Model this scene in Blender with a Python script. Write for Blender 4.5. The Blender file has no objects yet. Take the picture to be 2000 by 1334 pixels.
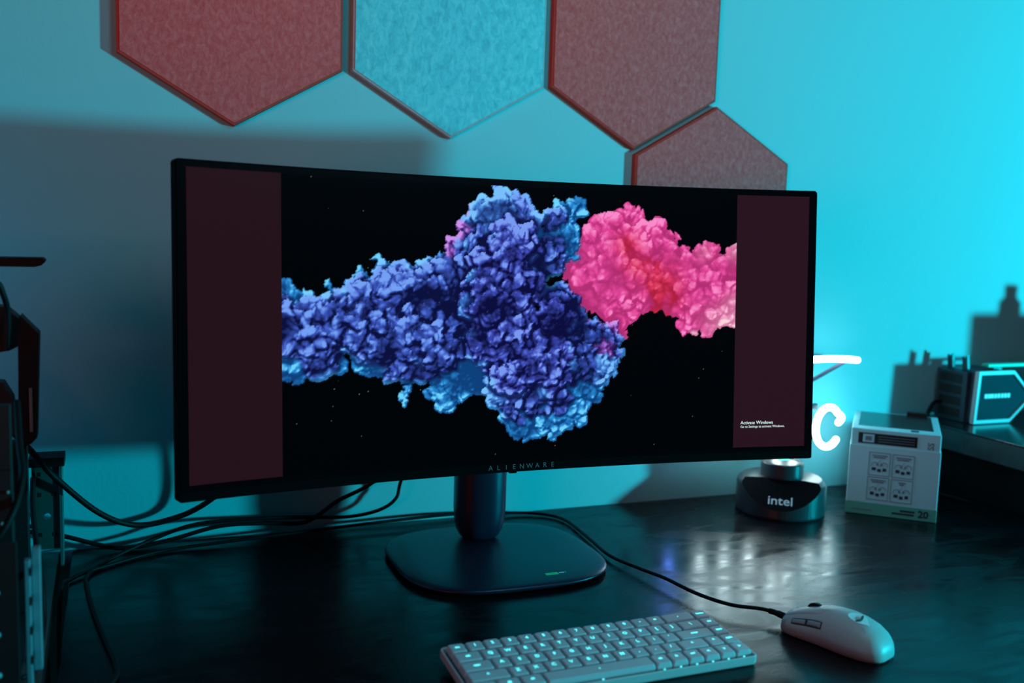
import bpy, bmesh, math, random
import numpy as np
from mathutils import Vector, Matrix, Euler

# ------------------------------------------------------------------ scene, camera, light
scene = bpy.context.scene
COL = scene.collection
scene.view_settings.view_transform = 'Standard'
scene.view_settings.look = 'None'
scene.view_settings.gamma = 1.0
scene.view_settings.use_curve_mapping = False
scene.view_settings.exposure = 0.0

cam_d = bpy.data.cameras.new('camera')
cam_d.sensor_width = 36.0
cam_d.lens = 35.0
cam_d.clip_start = 0.02
cam = bpy.data.objects.new('camera', cam_d)
COL.objects.link(cam)
# right, up and forward axes of the camera (desk top is z = 0, wall runs along x)
_r = Vector((0.92717918, -0.37322743, 0.0322499))
_u = Vector((0.01430915, 0.12130821, 0.99251175))
_f = Vector((0.37434479, 0.91977476, -0.11781501))
cam.matrix_world = Matrix(((_r.x, _u.x, -_f.x, -0.47205),
                           (_r.y, _u.y, -_f.y, -1.13036),
                           (_r.z, _u.z, -_f.z, 0.44714),
                           (0, 0, 0, 1)))
cam_d.dof.use_dof = True
cam_d.dof.focus_distance = 1.25
cam_d.dof.aperture_fstop = 3.2
scene.camera = cam

# dim light of the dark room
world = bpy.data.worlds.new('room_ambience')
scene.world = world
world.use_nodes = True
_bg = world.node_tree.nodes['Background']
_bg.inputs['Color'].default_value = (0.75, 0.85, 1.0, 1)
_bg.inputs['Strength'].default_value = 0.014

def add_light(name, kind, loc, energy, color, **kw):
    d = bpy.data.lights.new(name, kind)
    d.energy = energy
    d.color = color
    for k, v in kw.items():
        setattr(d, k, v)
    o = bpy.data.objects.new(name, d)
    o.location = loc
    COL.objects.link(o)
    return o

# cyan smart lamp standing low to the right, in front of the desk
add_light('cyan_lamp', 'POINT', (2.35, -1.30, 0.19), 275.0, (0.0, 0.81, 0.99), shadow_soft_size=0.085)
# blue glow of the open computer at the left
add_light('computer_glow', 'POINT', (-0.86, 0.06, 0.30), 1.3, (0.0, 0.58, 1.0), shadow_soft_size=0.20)
# red mood lamp at the left, shaded so that it washes the upper wall
_s = add_light('red_mood_lamp', 'SPOT', (-1.70, -1.50, 0.62), 92.0, (1.0, 0.15, 0.10), shadow_soft_size=0.50, spot_size=math.radians(58), spot_blend=1.0)
_s.rotation_euler = (Vector((0.26, 0.265, 1.18)) - Vector(_s.location)).to_track_quat('-Z', 'Y').to_euler()
# added dim blue fill light above the desk front, no real bulb
add_light('ceiling_bulb', 'POINT', (0.22, -0.66, 0.92), 7.6, (0.30, 0.78, 1.0), shadow_soft_size=0.20)

# ------------------------------------------------------------------ materials
def mat(name, color, rough=0.5, metal=0.0, spec=0.5, noise=0.0, nscale=40.0, bump=0.0, bscale=200.0,
        emit=None, estr=0.0, coat=0.0, dark=None, alpha=1.0, trans=0.0):
    m = bpy.data.materials.new(name)
    m.use_nodes = True
    nt = m.node_tree
    b = nt.nodes['Principled BSDF']
    b.inputs['Base Color'].default_value = (*color, 1)
    b.inputs['Roughness'].default_value = rough
    b.inputs['Metallic'].default_value = metal
    b.inputs['Specular IOR Level'].default_value = spec
    b.inputs['Coat Weight'].default_value = coat
    b.inputs['Transmission Weight'].default_value = trans
    if emit is not None:
        b.inputs['Emission Color'].default_value = (*emit, 1)
        b.inputs['Emission Strength'].default_value = estr
    tc = None
    if noise > 0 or bump > 0:
        tc = nt.nodes.new('ShaderNodeTexCoord')
    if noise > 0:
        n = nt.nodes.new('ShaderNodeTexNoise')
        n.inputs['Scale'].default_value = nscale
        n.inputs['Detail'].default_value = 6
        nt.links.new(tc.outputs['Object'], n.inputs['Vector'])
        mx = nt.nodes.new('ShaderNodeMix'); mx.data_type = 'RGBA'
        d = dark if dark else tuple(c * (1 - noise) for c in color)
        mx.inputs[6].default_value = (*d, 1)
        mx.inputs[7].default_value = (*[min(1, c * (1 + noise)) for c in color], 1)
        nt.links.new(n.outputs['Fac'], mx.inputs[0])
        nt.links.new(mx.outputs[2], b.inputs['Base Color'])
    if bump > 0:
        n2 = nt.nodes.new('ShaderNodeTexNoise')
        n2.inputs['Scale'].default_value = bscale
        n2.inputs['Detail'].default_value = 4
        nt.links.new(tc.outputs['Object'], n2.inputs['Vector'])
        bp = nt.nodes.new('ShaderNodeBump')
        bp.inputs['Strength'].default_value = bump
        bp.inputs['Distance'].default_value = 0.002
        nt.links.new(n2.outputs['Fac'], bp.inputs['Height'])
        nt.links.new(bp.outputs['Normal'], b.inputs['Normal'])
    return m

def felt_mat(name, color, dark, light, scale=170.0):
    """pressed felt: mottled fibres in three tones"""
    m = mat(name, color, rough=0.95, spec=0.1)
    nt = m.node_tree; b = nt.nodes['Principled BSDF']
    tc = nt.nodes.new('ShaderNodeTexCoord')
    mp = nt.nodes.new('ShaderNodeMapping'); mp.inputs['Scale'].default_value = (1, 1, 0.62)
    nt.links.new(tc.outputs['Object'], mp.inputs['Vector'])
    n = nt.nodes.new('ShaderNodeTexNoise'); n.inputs['Scale'].default_value = scale
    n.inputs['Detail'].default_value = 5; n.inputs['Roughness'].default_value = 0.62
    n.inputs['Distortion'].default_value = 0.6
    nt.links.new(mp.outputs['Vector'], n.inputs['Vector'])
    r = nt.nodes.new('ShaderNodeValToRGB')
    e = r.color_ramp.elements
    e[0].position = 0.30; e[0].color = (*dark, 1)
    e[1].position = 0.74; e[1].color = (*light, 1)
    k = e.new(0.50); k.color = (*color, 1)
    nt.links.new(n.outputs['Fac'], r.inputs['Fac'])
    nt.links.new(r.outputs['Color'], b.inputs['Base Color'])
    bp = nt.nodes.new('ShaderNodeBump'); bp.inputs['Strength'].default_value = 0.5
    bp.inputs['Distance'].default_value = 0.0015
    nt.links.new(n.outputs['Fac'], bp.inputs['Height'])
    nt.links.new(bp.outputs['Normal'], b.inputs['Normal'])
    return m

def desk_mat():
    m = mat('black_desk_laminate', (0.004, 0.005, 0.007), rough=0.22, spec=0.22)
    nt = m.node_tree; b = nt.nodes['Principled BSDF']
    tc = nt.nodes.new('ShaderNodeTexCoord')
    mp = nt.nodes.new('ShaderNodeMapping'); mp.inputs['Scale'].default_value = (1.0, 2.6, 1); mp.inputs['Rotation'].default_value = (0, 0, 0.5)
    nt.links.new(tc.outputs['Object'], mp.inputs['Vector'])
    n = nt.nodes.new('ShaderNodeTexNoise'); n.inputs['Scale'].default_value = 9; n.inputs['Detail'].default_value = 5
    n.inputs['Distortion'].default_value = 1.2
    nt.links.new(mp.outputs['Vector'], n.inputs['Vector'])
    r = nt.nodes.new('ShaderNodeMapRange')
    r.inputs['From Min'].default_value = 0.35; r.inputs['From Max'].default_value = 0.7
    r.inputs['To Min'].default_value = 0.16; r.inputs['To Max'].default_value = 0.36
    nt.links.new(n.outputs['Fac'], r.inputs['Value'])
    nt.links.new(r.outputs['Result'], b.inputs['Roughness'])
    n2 = nt.nodes.new('ShaderNodeTexNoise'); n2.inputs['Scale'].default_value = 900; n2.inputs['Detail'].default_value = 2
    nt.links.new(tc.outputs['Object'], n2.inputs['Vector'])
    bp = nt.nodes.new('ShaderNodeBump'); bp.inputs['Strength'].default_value = 0.06; bp.inputs['Distance'].default_value = 0.0004
    nt.links.new(n2.outputs['Fac'], bp.inputs['Height'])
    nt.links.new(bp.outputs['Normal'], b.inputs['Normal'])
    return m

MT = {}
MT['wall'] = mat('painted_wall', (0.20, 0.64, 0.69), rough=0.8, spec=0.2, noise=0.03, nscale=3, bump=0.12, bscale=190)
MT['floor'] = mat('dark_floor', (0.05, 0.045, 0.04), rough=0.6, noise=0.3, nscale=8)
MT['desk'] = desk_mat()
MT['side_table'] = mat('grey_green_table_top', (0.10, 0.13, 0.12), rough=0.55, noise=0.2, nscale=20)
MT['black'] = mat('matte_black_plastic', (0.005, 0.006, 0.007), rough=0.5, spec=0.25, noise=0.15, nscale=120)
MT['bezel'] = mat('bezel_black_plastic', (0.0018, 0.0020, 0.0026), rough=0.7, spec=0.03, noise=0.1, nscale=90)
MT['glass'] = mat('screen_border_glass', (0.002, 0.002, 0.003), rough=0.22, spec=0.12, noise=0.05, nscale=30)
MT['stand'] = mat('dark_slate_stand', (0.008, 0.013, 0.030), rough=0.34, spec=0.5, noise=0.06, nscale=200)
MT['letter'] = mat('grey_print', (0.16, 0.20, 0.21), rough=0.5, noise=0.05, nscale=100)
MT['green_print'] = mat('green_print', (0.03, 0.85, 0.30), rough=0.5, noise=0.05, nscale=90)
MT['led'] = mat('status_light', (0.1, 0.6, 0.45), emit=(0.10, 1.0, 0.72), estr=1.6, noise=0.03, nscale=60)
MT['white_plastic'] = mat('white_plastic', (0.62, 0.62, 0.63), rough=0.45, spec=0.4, noise=0.03, nscale=150)
MT['key'] = mat('white_keycap_plastic', (0.60, 0.62, 0.65), rough=0.5, spec=0.35, noise=0.03, nscale=180)
MT['deck'] = mat('keyboard_deck', (0.22, 0.24, 0.26), rough=0.6, noise=0.08, nscale=120)
MT['legend'] = mat('backlit_legend', (0.1, 0.5, 0.5), emit=(0.10, 0.95, 1.0), estr=1.5, noise=0.02, nscale=50)
MT['mouse'] = mat('satin_white_shell', (0.52, 0.50, 0.50), rough=0.42, spec=0.4, noise=0.02, nscale=90)
MT['mouse_btn'] = mat('grey_side_button', (0.36, 0.37, 0.40), rough=0.4, noise=0.04, nscale=90)
MT['mouse_line'] = mat('dark_seam', (0.035, 0.04, 0.045), rough=0.6, noise=0.1, nscale=90)
MT['emblem'] = mat('pale_emblem', (0.85, 0.90, 0.92), rough=0.3, noise=0.02, nscale=90)
MT['rubber'] = mat('black_cable_rubber', (0.004, 0.005, 0.006), rough=0.55, spec=0.2, noise=0.2, nscale=300)
MT['felt_red'] = felt_mat('terracotta_felt', (0.62, 0.130, 0.130), (0.53, 0.090, 0.090), (0.70, 0.20, 0.20))
MT['felt_edge'] = mat('terracotta_felt_edge', (0.42, 0.07, 0.055), rough=0.95, spec=0.1, noise=0.2, nscale=180)
MT['felt_white'] = felt_mat('pale_grey_felt', (0.11, 0.68, 0.76), (0.08, 0.52, 0.60), (0.20, 0.80, 0.86), 120)  # white felt with the cyan lamp light put into its colour
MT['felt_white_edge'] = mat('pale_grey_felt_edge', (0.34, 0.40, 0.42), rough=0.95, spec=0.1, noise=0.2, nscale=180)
MT['neon_white'] = mat('white_neon_tube', (0.9, 0.9, 0.9), emit=(0.76, 0.97, 1.0), estr=12.0, noise=0.01, nscale=20)
MT['neon_blue'] = mat('blue_neon_tube', (0.3, 0.4, 0.9), emit=(0.12, 0.25, 1.0), estr=10.0, noise=0.01, nscale=20)
MT['neon_off'] = mat('dark_purple_tube_paint', (0.055, 0.012, 0.06), rough=0.35, noise=0.1, nscale=60)
MT['acrylic_dark'] = mat('smoked_bar', (0.02, 0.02, 0.025), rough=0.25, noise=0.1, nscale=40)
MT['puck'] = mat('charcoal_puck', (0.030, 0.038, 0.045), rough=0.33, spec=0.5, noise=0.1, nscale=120)
MT['puck_face'] = mat('gloss_black_facet', (0.006, 0.007, 0.009), rough=0.2, spec=0.4, noise=0.1, nscale=60)
MT['logo'] = mat('pale_blue_print', (0.80, 0.90, 0.95), rough=0.5, noise=0.03, nscale=80)
MT['card'] = mat('white_cardboard', (0.40, 0.88, 1.0), rough=0.6, spec=0.3, noise=0.03, nscale=60)  # white card with blue light mixed into its colour
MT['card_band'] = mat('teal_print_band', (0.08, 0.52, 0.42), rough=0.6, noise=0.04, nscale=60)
MT['ink'] = mat('dark_blue_ink', (0.012, 0.035, 0.07), rough=0.6, noise=0.1, nscale=80)
MT['ink_pale'] = mat('grey_blue_ink', (0.16, 0.27, 0.34), rough=0.6, noise=0.1, nscale=80)
MT['window'] = mat('dark_box_window', (0.012, 0.018, 0.022), rough=0.2, spec=0.5, noise=0.2, nscale=60)
MT['riser'] = mat('black_riser_top', (0.016, 0.020, 0.022), rough=0.18, spec=0.6, noise=0.2, nscale=30)
MT['riser_edge'] = mat('worn_riser_edge', (0.05, 0.058, 0.062), rough=0.5, noise=0.5, nscale=55)
MT['pc_body'] = mat('blue_grey_computer_case', (0.02, 0.045, 0.065), rough=0.4, metal=0.0, noise=0.05, nscale=90)
MT['pc_face'] = mat('blue_grey_front_panel', (0.004, 0.020, 0.038), rough=0.6, spec=0.12, noise=0.04, nscale=70)
MT['pc_frame'] = mat('silver_front_frame', (0.36, 0.46, 0.50), rough=0.35, metal=0.0, noise=0.03, nscale=70)
MT['pc_strip'] = mat('green_top_strip', (0.05, 0.70, 0.48), rough=0.4, noise=0.03, nscale=60)
MT['vent'] = mat('vent_black', (0.004, 0.005, 0.006), rough=0.6, noise=0.1, nscale=60)
MT['metal'] = mat('dull_steel', (0.20, 0.22, 0.22), rough=0.45, metal=0.6, noise=0.2, nscale=50)
MT['acrylic'] = mat('brushed_aluminium_edge', (0.26, 0.33, 0.38), rough=0.5, metal=0.2, noise=0.35, nscale=60)
MT['plate'] = mat('smoky_green_plate', (0.055, 0.075, 0.07), rough=0.35, noise=0.15, nscale=30)
MT['dark_case'] = mat('dark_bench_panel', (0.005, 0.008, 0.010), rough=0.5, noise=0.2, nscale=60)

for _k in ('desk', 'stand'):
    MT[_k].node_tree.nodes['Principled BSDF'].inputs['Specular Tint'].default_value = (0.72, 0.80, 1.0, 1)

# ------------------------------------------------------------------ object helpers
def tag(o, label=None, cat=None, group=None, kind=None):
    if label: o['label'] = label
    if cat: o['category'] = cat
    if group: o['group'] = group
    if kind: o['kind'] = kind
    return o

def empty(name, loc=(0, 0, 0), rot=(0, 0, 0)):
    o = bpy.data.objects.new(name, None)
    o.empty_display_size = 0.05
    o.location = loc
    o.rotation_euler = rot
    COL.objects.link(o)
    return o

def link_mesh(name, me, m, parent=None, local=False, smooth=False):
    """mesh in world coordinates (or in the parent's own frame when local)"""
    if m is not None and len(me.materials) == 0:
        me.materials.append(m)
    o = bpy.data.objects.new(name, me)
    COL.objects.link(o)
    if parent is not None:
        o.parent = parent
        if not local:
            top = Matrix.Identity(4); p = parent; chain = []
            while p is not None:
                chain.append(p); p = p.parent
            for q in reversed(chain):
                top = top @ q.matrix_parent_inverse @ Matrix.LocRotScale(q.location, q.rotation_euler, q.scale)
            o.matrix_parent_inverse = top.inverted()
    if smooth:
        for p in me.polygons: p.use_smooth = True
    return o

def pydata(name, v, f):
    me = bpy.data.meshes.new(name)
    me.from_pydata([tuple(x) for x in v], [], f)
    me.update()
    return me

def from_bm(name, bm, recalc=True):
    if recalc: bmesh.ops.recalc_face_normals(bm, faces=bm.faces[:])
    me = bpy.data.meshes.new(name)
    bm.to_mesh(me); bm.free()
    return me

def box_bm(bm, lo, hi, bevel=0.0, seg=2, M=None):
    x0, y0, z0 = lo; x1, y1, z1 = hi
    vs = [bm.verts.new(Vector(p)) for p in ((x0,y0,z0),(x1,y0,z0),(x1,y1,z0),(x0,y1,z0),(x0,y0,z1),(x1,y0,z1),(x1,y1,z1),(x0,y1,z1))]
    fs = [bm.faces.new([vs[i] for i in q]) for q in ((0,3,2,1),(4,5,6,7),(0,1,5,4),(1,2,6,5),(2,3,7,6),(3,0,4,7))]
    if bevel > 0:
        es = list({e for f in fs for e in f.edges})
        r = bmesh.ops.bevel(bm, geom=es, offset=bevel, segments=seg, affect='EDGES', profile=0.5)
        vs = list({v for f in r['faces'] for v in f.verts} | set(v for v in vs if v.is_valid))
    if M is not None:
        for v in vs: v.co = M @ v.co
    return vs

def box(name, lo, hi, m, parent=None, bevel=0.001, M=None, local=False, seg=2):
    bm = bmesh.new()
    box_bm(bm, lo, hi, bevel, seg)
    if M is not None: bmesh.ops.transform(bm, matrix=M, verts=bm.verts[:])
    return link_mesh(name, from_bm(name, bm), m, parent, local)

def prism(name, poly, axis, a, b, m, parent=None, bevel=0.0, M=None, local=False, seg=2):
    """polygon in two coordinates, extruded along the third (axis 'x','y','z') from a to b"""
    def P(u, v, w):
        return {'x': (w, u, v), 'y': (u, w, v), 'z': (u, v, w)}[axis]
    bm = bmesh.new()
    A = [bm.verts.new(P(u, v, a)) for u, v in poly]
    B = [bm.verts.new(P(u, v, b)) for u, v in poly]
    n = len(poly)
    fa = bm.faces.new(A); fb = bm.faces.new(list(reversed(B)))
    for i in range(n):
        bm.faces.new((A[i], B[i], B[(i+1) % n], A[(i+1) % n]))
    bmesh.ops.recalc_face_normals(bm, faces=bm.faces[:])
    if bevel > 0:
        es = list(set(fa.edges) | set(fb.edges))
        bmesh.ops.bevel(bm, geom=es, offset=bevel, segments=seg, affect='EDGES', profile=0.5)
    if M is not None: bmesh.ops.transform(bm, matrix=M, verts=bm.verts[:])
    return link_mesh(name, from_bm(name, bm), m, parent, local)

def smooth_path(pts, n=8):
    """Catmull-Rom through the points"""
    P = [Vector(p) for p in pts]
    P = [P[0] * 2 - P[1]] + P + [P[-1] * 2 - P[-2]]
    out = []
    for i in range(1, len(P) - 2):
        for k in range(n):
            t = k / n
            a, b, c, d = P[i-1], P[i], P[i+1], P[i+2]
            out.append(0.5 * ((2*b) + (c-a)*t + (2*a-5*b+4*c-d)*t*t + (3*b-a-3*c+d)*t**3))
    out.append(P[-2])
    return out

def tube_mesh(name, pts, r, seg=10, round_ends=False, closed=False):
    pts = [Vector(p) for p in pts]
    n = len(pts)
    rr = [r] * n if not hasattr(r, '__len__') else list(r)
    if round_ends:
        t0 = (pts[0] - pts[1]).normalized(); t1 = (pts[-1] - pts[-2]).normalized()
        pre = [pts[0] + t0 * rr[0] * math.sin(a) for a in (1.45, 1.0, 0.5)]
        post = [pts[-1] + t1 * rr[-1] * math.sin(a) for a in (0.5, 1.0, 1.45)]
        rr = [rr[0] * math.cos(a) for a in (1.45, 1.0, 0.5)] + rr + [rr[-1] * math.cos(a) for a in (0.5, 1.0, 1.45)]
        pts = pre + pts + post
        n = len(pts)
    v, f = [], []
    T = [(pts[min(i+1, n-1)] - pts[max(i-1, 0)]).normalized() for i in range(n)]
    ref = Vector((0, 0, 1)) if abs(T[0].z) < 0.9 else Vector((1, 0, 0))
    N = (ref - T[0] * ref.dot(T[0])).normalized()
    for i in range(n):
        N = (N - T[i] * N.dot(T[i])).normalized()
        B = T[i].cross(N)
        for k in range(seg):
            a = 2 * math.pi * k / seg
            v.append(pts[i] + (N * math.cos(a) + B * math.sin(a)) * rr[i])
    for i in range(n - 1):
        for k in range(seg):
            k2 = (k + 1) % seg
            f.append((i*seg+k, i*seg+k2, (i+1)*seg+k2, (i+1)*seg+k))
    f.append(tuple(reversed(range(seg))))
    f.append(tuple((n-1)*seg + k for k in range(seg)))
    return pydata(name, v, f)

def tube(name, pts, r, m, parent=None, seg=10, round_ends=False, local=False):
    return link_mesh(name, tube_mesh(name, pts, r, seg, round_ends), m, parent, local, smooth=True)

def lathe_mesh(name, prof, seg=48, sx=1.0, sy=1.0, center=(0, 0, 0), power=2.0):
    """prof: (radius, z); outline of each ring is a superellipse"""
    v, f = [], []
    cx, cy, cz = center
    for r, z in prof:
        for k in range(seg):
            a = 2 * math.pi * k / seg
            c, s = math.cos(a), math.sin(a)
            q = (abs(c) ** power + abs(s) ** power) ** (-1.0 / power)
            v.append((cx + r * sx * c * q, cy + r * sy * s * q, cz + z))
    n = len(prof)
    for i in range(n - 1):
        for k in range(seg):
            k2 = (k + 1) % seg
            f.append((i*seg+k, i*seg+k2, (i+1)*seg+k2, (i+1)*seg+k))
    f.append(tuple(reversed(range(seg))))
    f.append(tuple((n-1)*seg + k for k in range(seg)))
    return pydata(name, v, f)

def text_mesh(name, s, size, extrude=0.0002, bold=0.0, spacing=1.0, shear=0.0):
    c = bpy.data.curves.new(name, 'FONT')
    c.body = s; c.size = size; c.extrude = extrude; c.offset = bold
    c.space_character = spacing; c.shear = shear
    c.align_x = 'CENTER'; c.align_y = 'CENTER'; c.resolution_u = 3
    o = bpy.data.objects.new(name, c)
    COL.objects.link(o)
    bpy.context.view_layer.update()
    dg = bpy.context.evaluated_depsgraph_get()
    me = bpy.data.meshes.new_from_object(o.evaluated_get(dg))
    me.name = name
    bpy.data.objects.remove(o)
    bpy.data.curves.remove(c)
    me.materials.clear()
    return me

def place_text(name, me, origin, right, up, m, parent=None):
    right = Vector(right).normalized(); up = Vector(up).normalized(); nrm = right.cross(up)
    M = Matrix(((right.x, up.x, nrm.x, origin[0]), (right.y, up.y, nrm.y, origin[1]), (right.z, up.z, nrm.z, origin[2]), (0, 0, 0, 1)))
    me.transform(M)
    return link_mesh(name, me, m, parent)

# ------------------------------------------------------------------ the setting
WY = 0.265                                   # face of the wall behind the desk
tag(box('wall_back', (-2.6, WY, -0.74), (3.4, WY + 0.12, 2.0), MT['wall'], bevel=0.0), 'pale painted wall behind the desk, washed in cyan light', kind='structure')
tag(box('floor', (-2.6, -3.0, -0.78), (3.4, WY + 0.12, -0.74), MT['floor'], bevel=0.0), 'dark floor under the desk', kind='structure')

desk = empty('desk', (0.5, 0.0, -0.74))
tag(desk, 'black laminate desk carrying the curved monitor, keyboard and mouse', 'desk')
box('desk_top', (-0.523, -0.62, -0.035), (1.75, WY - 0.001, 0.0), MT['desk'], desk, bevel=0.0015)
for x, y in ((-0.48, -0.57), (1.70, -0.57), (-0.48, 0.21), (1.70, 0.21)):
    box('leg', (x - 0.025, y - 0.025, -0.74), (x + 0.025, y + 0.025, -0.035), MT['black'], desk, bevel=0.002)

stb = empty('side_table', (-0.95, 0.0, -0.74))
tag(stb, 'grey green side table left of the desk, under the open computer', 'table')
box('table_top', (-1.30, -0.62, -0.030), (-0.538, WY - 0.002, -0.001), MT['side_table'], stb, bevel=0.001)
for x, y in ((-1.26, -0.57), (-0.57, -0.57), (-1.26, 0.21), (-0.57, 0.21)):
    box('leg', (x - 0.02, y - 0.02, -0.74), (x + 0.02, y + 0.02, -0.030), MT['black'], stb, bevel=0.002)

# ------------------------------------------------------------------ hexagonal felt wall panels
def hex_panel(cx, cz, m, me_edge, label, group):
    S = 0.1662; T0 = 0.0005; T1 = 0.0125; BV = 0.0045
    root = empty('felt_wall_panel', (cx, WY - T0, cz))
    tag(root, label, 'wall panel', group)
    ang = [math.radians(60 * k + 30) for k in range(6)]
    def ring(s, y): return [(cx + s * math.cos(a), WY - y, cz + s * math.sin(a)) for a in ang]
    v = ring(S, T0) + ring(S, T1 - BV * 0.8) + ring(S - BV * 0.2, T1 - BV * .35) + ring(S - BV, T1 - BV*0.15)
    f = []
    for i in range(3):
        for k in range(6):
            k2 = (k + 1) % 6
            f.append((i*6+k, (i+1)*6+k, (i+1)*6+k2, i*6+k2))
    f.append(tuple(range(6)))
    f.append(tuple(reversed(range(18, 24))))
    bm = bmesh.new(); tmp = pydata('rim', v, f); bm.from_mesh(tmp); bpy.data.meshes.remove(tmp)
    link_mesh('bevelled_edge', from_bm('bevelled_edge', bm), me_edge, root)
    fv = ring(S - BV, T1 - BV*0.15) + ring(S - BV, T1) 
    ff = [(k, 6+k, 6+(k+1) % 6, (k+1) % 6) for k in range(6)] + [tuple(range(6)), tuple(reversed(range(6, 12)))]
    bm = bmesh.new(); tmp = pydata('face', fv, ff); bm.from_mesh(tmp); bpy.data.meshes.remove(tmp)
    link_mesh('felt_face', from_bm('felt_face', bm), m, root)

G = 'hexagonal felt panels on the wall'
hex_panel(-0.3155, 0.729, MT['felt_red'], MT['felt_edge'], 'terracotta felt hexagon nearest the open computer, leftmost on the wall', G)
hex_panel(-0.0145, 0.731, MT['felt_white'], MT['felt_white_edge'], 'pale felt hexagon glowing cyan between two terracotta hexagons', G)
hex_panel(0.2845, 0.733, MT['felt_red'], MT['felt_edge'], 'terracotta felt hexagon right of the pale cyan-lit hexagon', G)
hex_panel(0.4320, 0.4765, MT['felt_red'], MT['felt_edge'], 'terracotta felt hexagon half hidden behind the right end of the monitor', G)

# ------------------------------------------------------------------ curved monitor
LOBES = """B,-292,-2,31.7,0 B,-269,-8,38.1,0 C,-284,-36,23.2,-4 B,-257,-31,26.6,0 B,-239,3,29.7,0 B,-214,-3,36.2,0 B,-226,20,20.9,0 B,-196,26,33.4,0 B,-183,-4,43.0,0 B,-171,38,30.7,0 B,-145,38,34.2,0 B,-145,-4,46.9,0 B,-113,38,37.9,0 B,-106,-11,50.9,0 B,-87,57,28.7,0 B,-80,20,38.5,0 C,-190,-39,21.4,-4 B,-158,-40,28.0,0 B,-126,-41,28.4,0 C,-93,-51,28.8,-4 C,-76,-67,24.5,-4 C,-103,-79,17.9,-4 C,-100,-96,11.5,-4 C,-289,31,10.3,-4 C,-295,40,8.0,-4 C,-270,33,8.1,-4 C,-244,50,4.7,-4 C,-243,44,2.9,-4 C,-242,38,3.5,-4 C,-217,48,4.8,-4 C,-214,41,3.0,-4 C,-211,34,3.0,-4 C,-204,54,10.2,-4 C,-185,75,4.9,-4 C,-184,67,3.0,-4 C,-183,59,7.3,-4 C,-167,64,8.0,-4 B,-145,64,8.7,0 B,-123,68,10.0,0 B,-100,75,11.4,0 C,-281,-55,8.1,-4 C,-263,-50,10.6,-4 C,-230,-50,6.6,-4 C,-226,-42,3.0,-4 C,-224,-36,2.4,-4 C,-150,-65,8.7,-4 C,-147,-78,5.0,-4 C,-155,-86,5.0,-4 C,-151,-95,5.0,-4 C,-208,-43,8.5,-4 C,-168,-61,6.8,-4 C,-118,-56,8.9,-4 C,-56,-71,14.3,-4 c,-22,138,20.8,24 c,-39,132,25.8,24 B,-10,126,31.4,14 B,-47,104,32.3,14 b,-13,95,36.0,38 c,10,127,15.8,24 B,-60,82,28.9,14 b,-27,70,39.1,38 B,7,83,25.0,14 B,-67,57,22.5,14 b,-40,32,39.0,38 b,-6,39,36.2,38 V,-57,131,14.1,16 V,-73,112,14.0,16 V,-84,95,12.7,16 V,-92,83,7.0,16 B,-31,155,9.0,14 B,-14,152,6.5,14 B,38,90,21.3,14 C,48,109,18.6,10 B,43,129,15.9,14 C,61,122,14.7,10 C,70,138,13.4,10 C,76,145,9.4,10 C,51,140,10.6,10 C,66,103,12.0,10 C,58,90,13.4,10 B,42,71,12.0,14 C,24,105,13.2,10 C,69,113,9.4,10 B,21,64,19.9,14 b,-20,-5,42.7,38 B,22,-12,33.3,14 B,56,26,22.1,14 B,70,16,14.8,14 b,46,6,26.8,38 B,63,-13,30.4,14 B,92,-19,22.4,14 V,107,-40,20.5,16 V,99,-27,10.9,16 V,124,-7,8.2,16 B,120,-20,15.1,14 B,124,-39,13.7,14 B,85,-52,34.0,14 c,113,-56,17.8,24 b,29,-51,40.2,38 b,-12,-50,39.6,38 b,-40,-30,29.4,38 B,2,-88,36.6,14 B,43,-86,33.7,14 c,-26,-81,25.0,24 C,78,-78,27.2,10 C,98,-78,19.1,10 C,64,-103,27.1,10 C,36,-118,26.9,10 C,9,-121,22.7,10 C,-11,-107,18.6,10 C,-5,-125,13.3,10 C,21,-137,9.4,10 C,44,-135,10.8,10 C,56,-128,8.8,10 c,-33,-97,9.8,24 B,28,32,13.3,14 V,95,-6,12.2,16 B,106,-69,9.6,14 P,84,71,24.3,-16 P,104,103,28.4,-16 P,94,46,29.1,-16 P,131,110,31.3,-16 P,148,135,13.6,-16 P,145,145,7.5,-16 P,126,72,40.9,-16 P,161,105,31.5,-16 P,181,117,17.9,-16 P,191,91,23.5,-16 P,148,46,37.7,-16 P,119,26,25.9,-16 P,127,1,13.7,-16 P,137,-12,6.2,-16 P,141,-18,4.1,-16 P,145,10,9.6,-16 R,175,59,31.7,-22 R,145,105,23.2,-22 R,198,46,31.2,-22 P,169,30,16.6,-16 P,214,66,31.2,-16 P,234,46,40.4,-16 P,257,86,19.5,-16 P,255,100,9.1,-16 P,274,47,33.6,-16 P,288,79,15.4,-16 W,294,93,7.7,-18 P,235,13,23.8,-16 W,232,-3,13.3,-18 P,264,14,25.3,-16 W,286,10,17.6,-18 P,205,26,15.3,-16 W,268,-2,8.4,-18 P,193,24,6.2,-16 P,201,115,5.5,-16 P,211,113,3.5,-16 P,206,106,4.1,-16 W,299,27,11.3,-18 P,222,93,6.9,-16 P,241,95,5.6,-16"""
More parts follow.
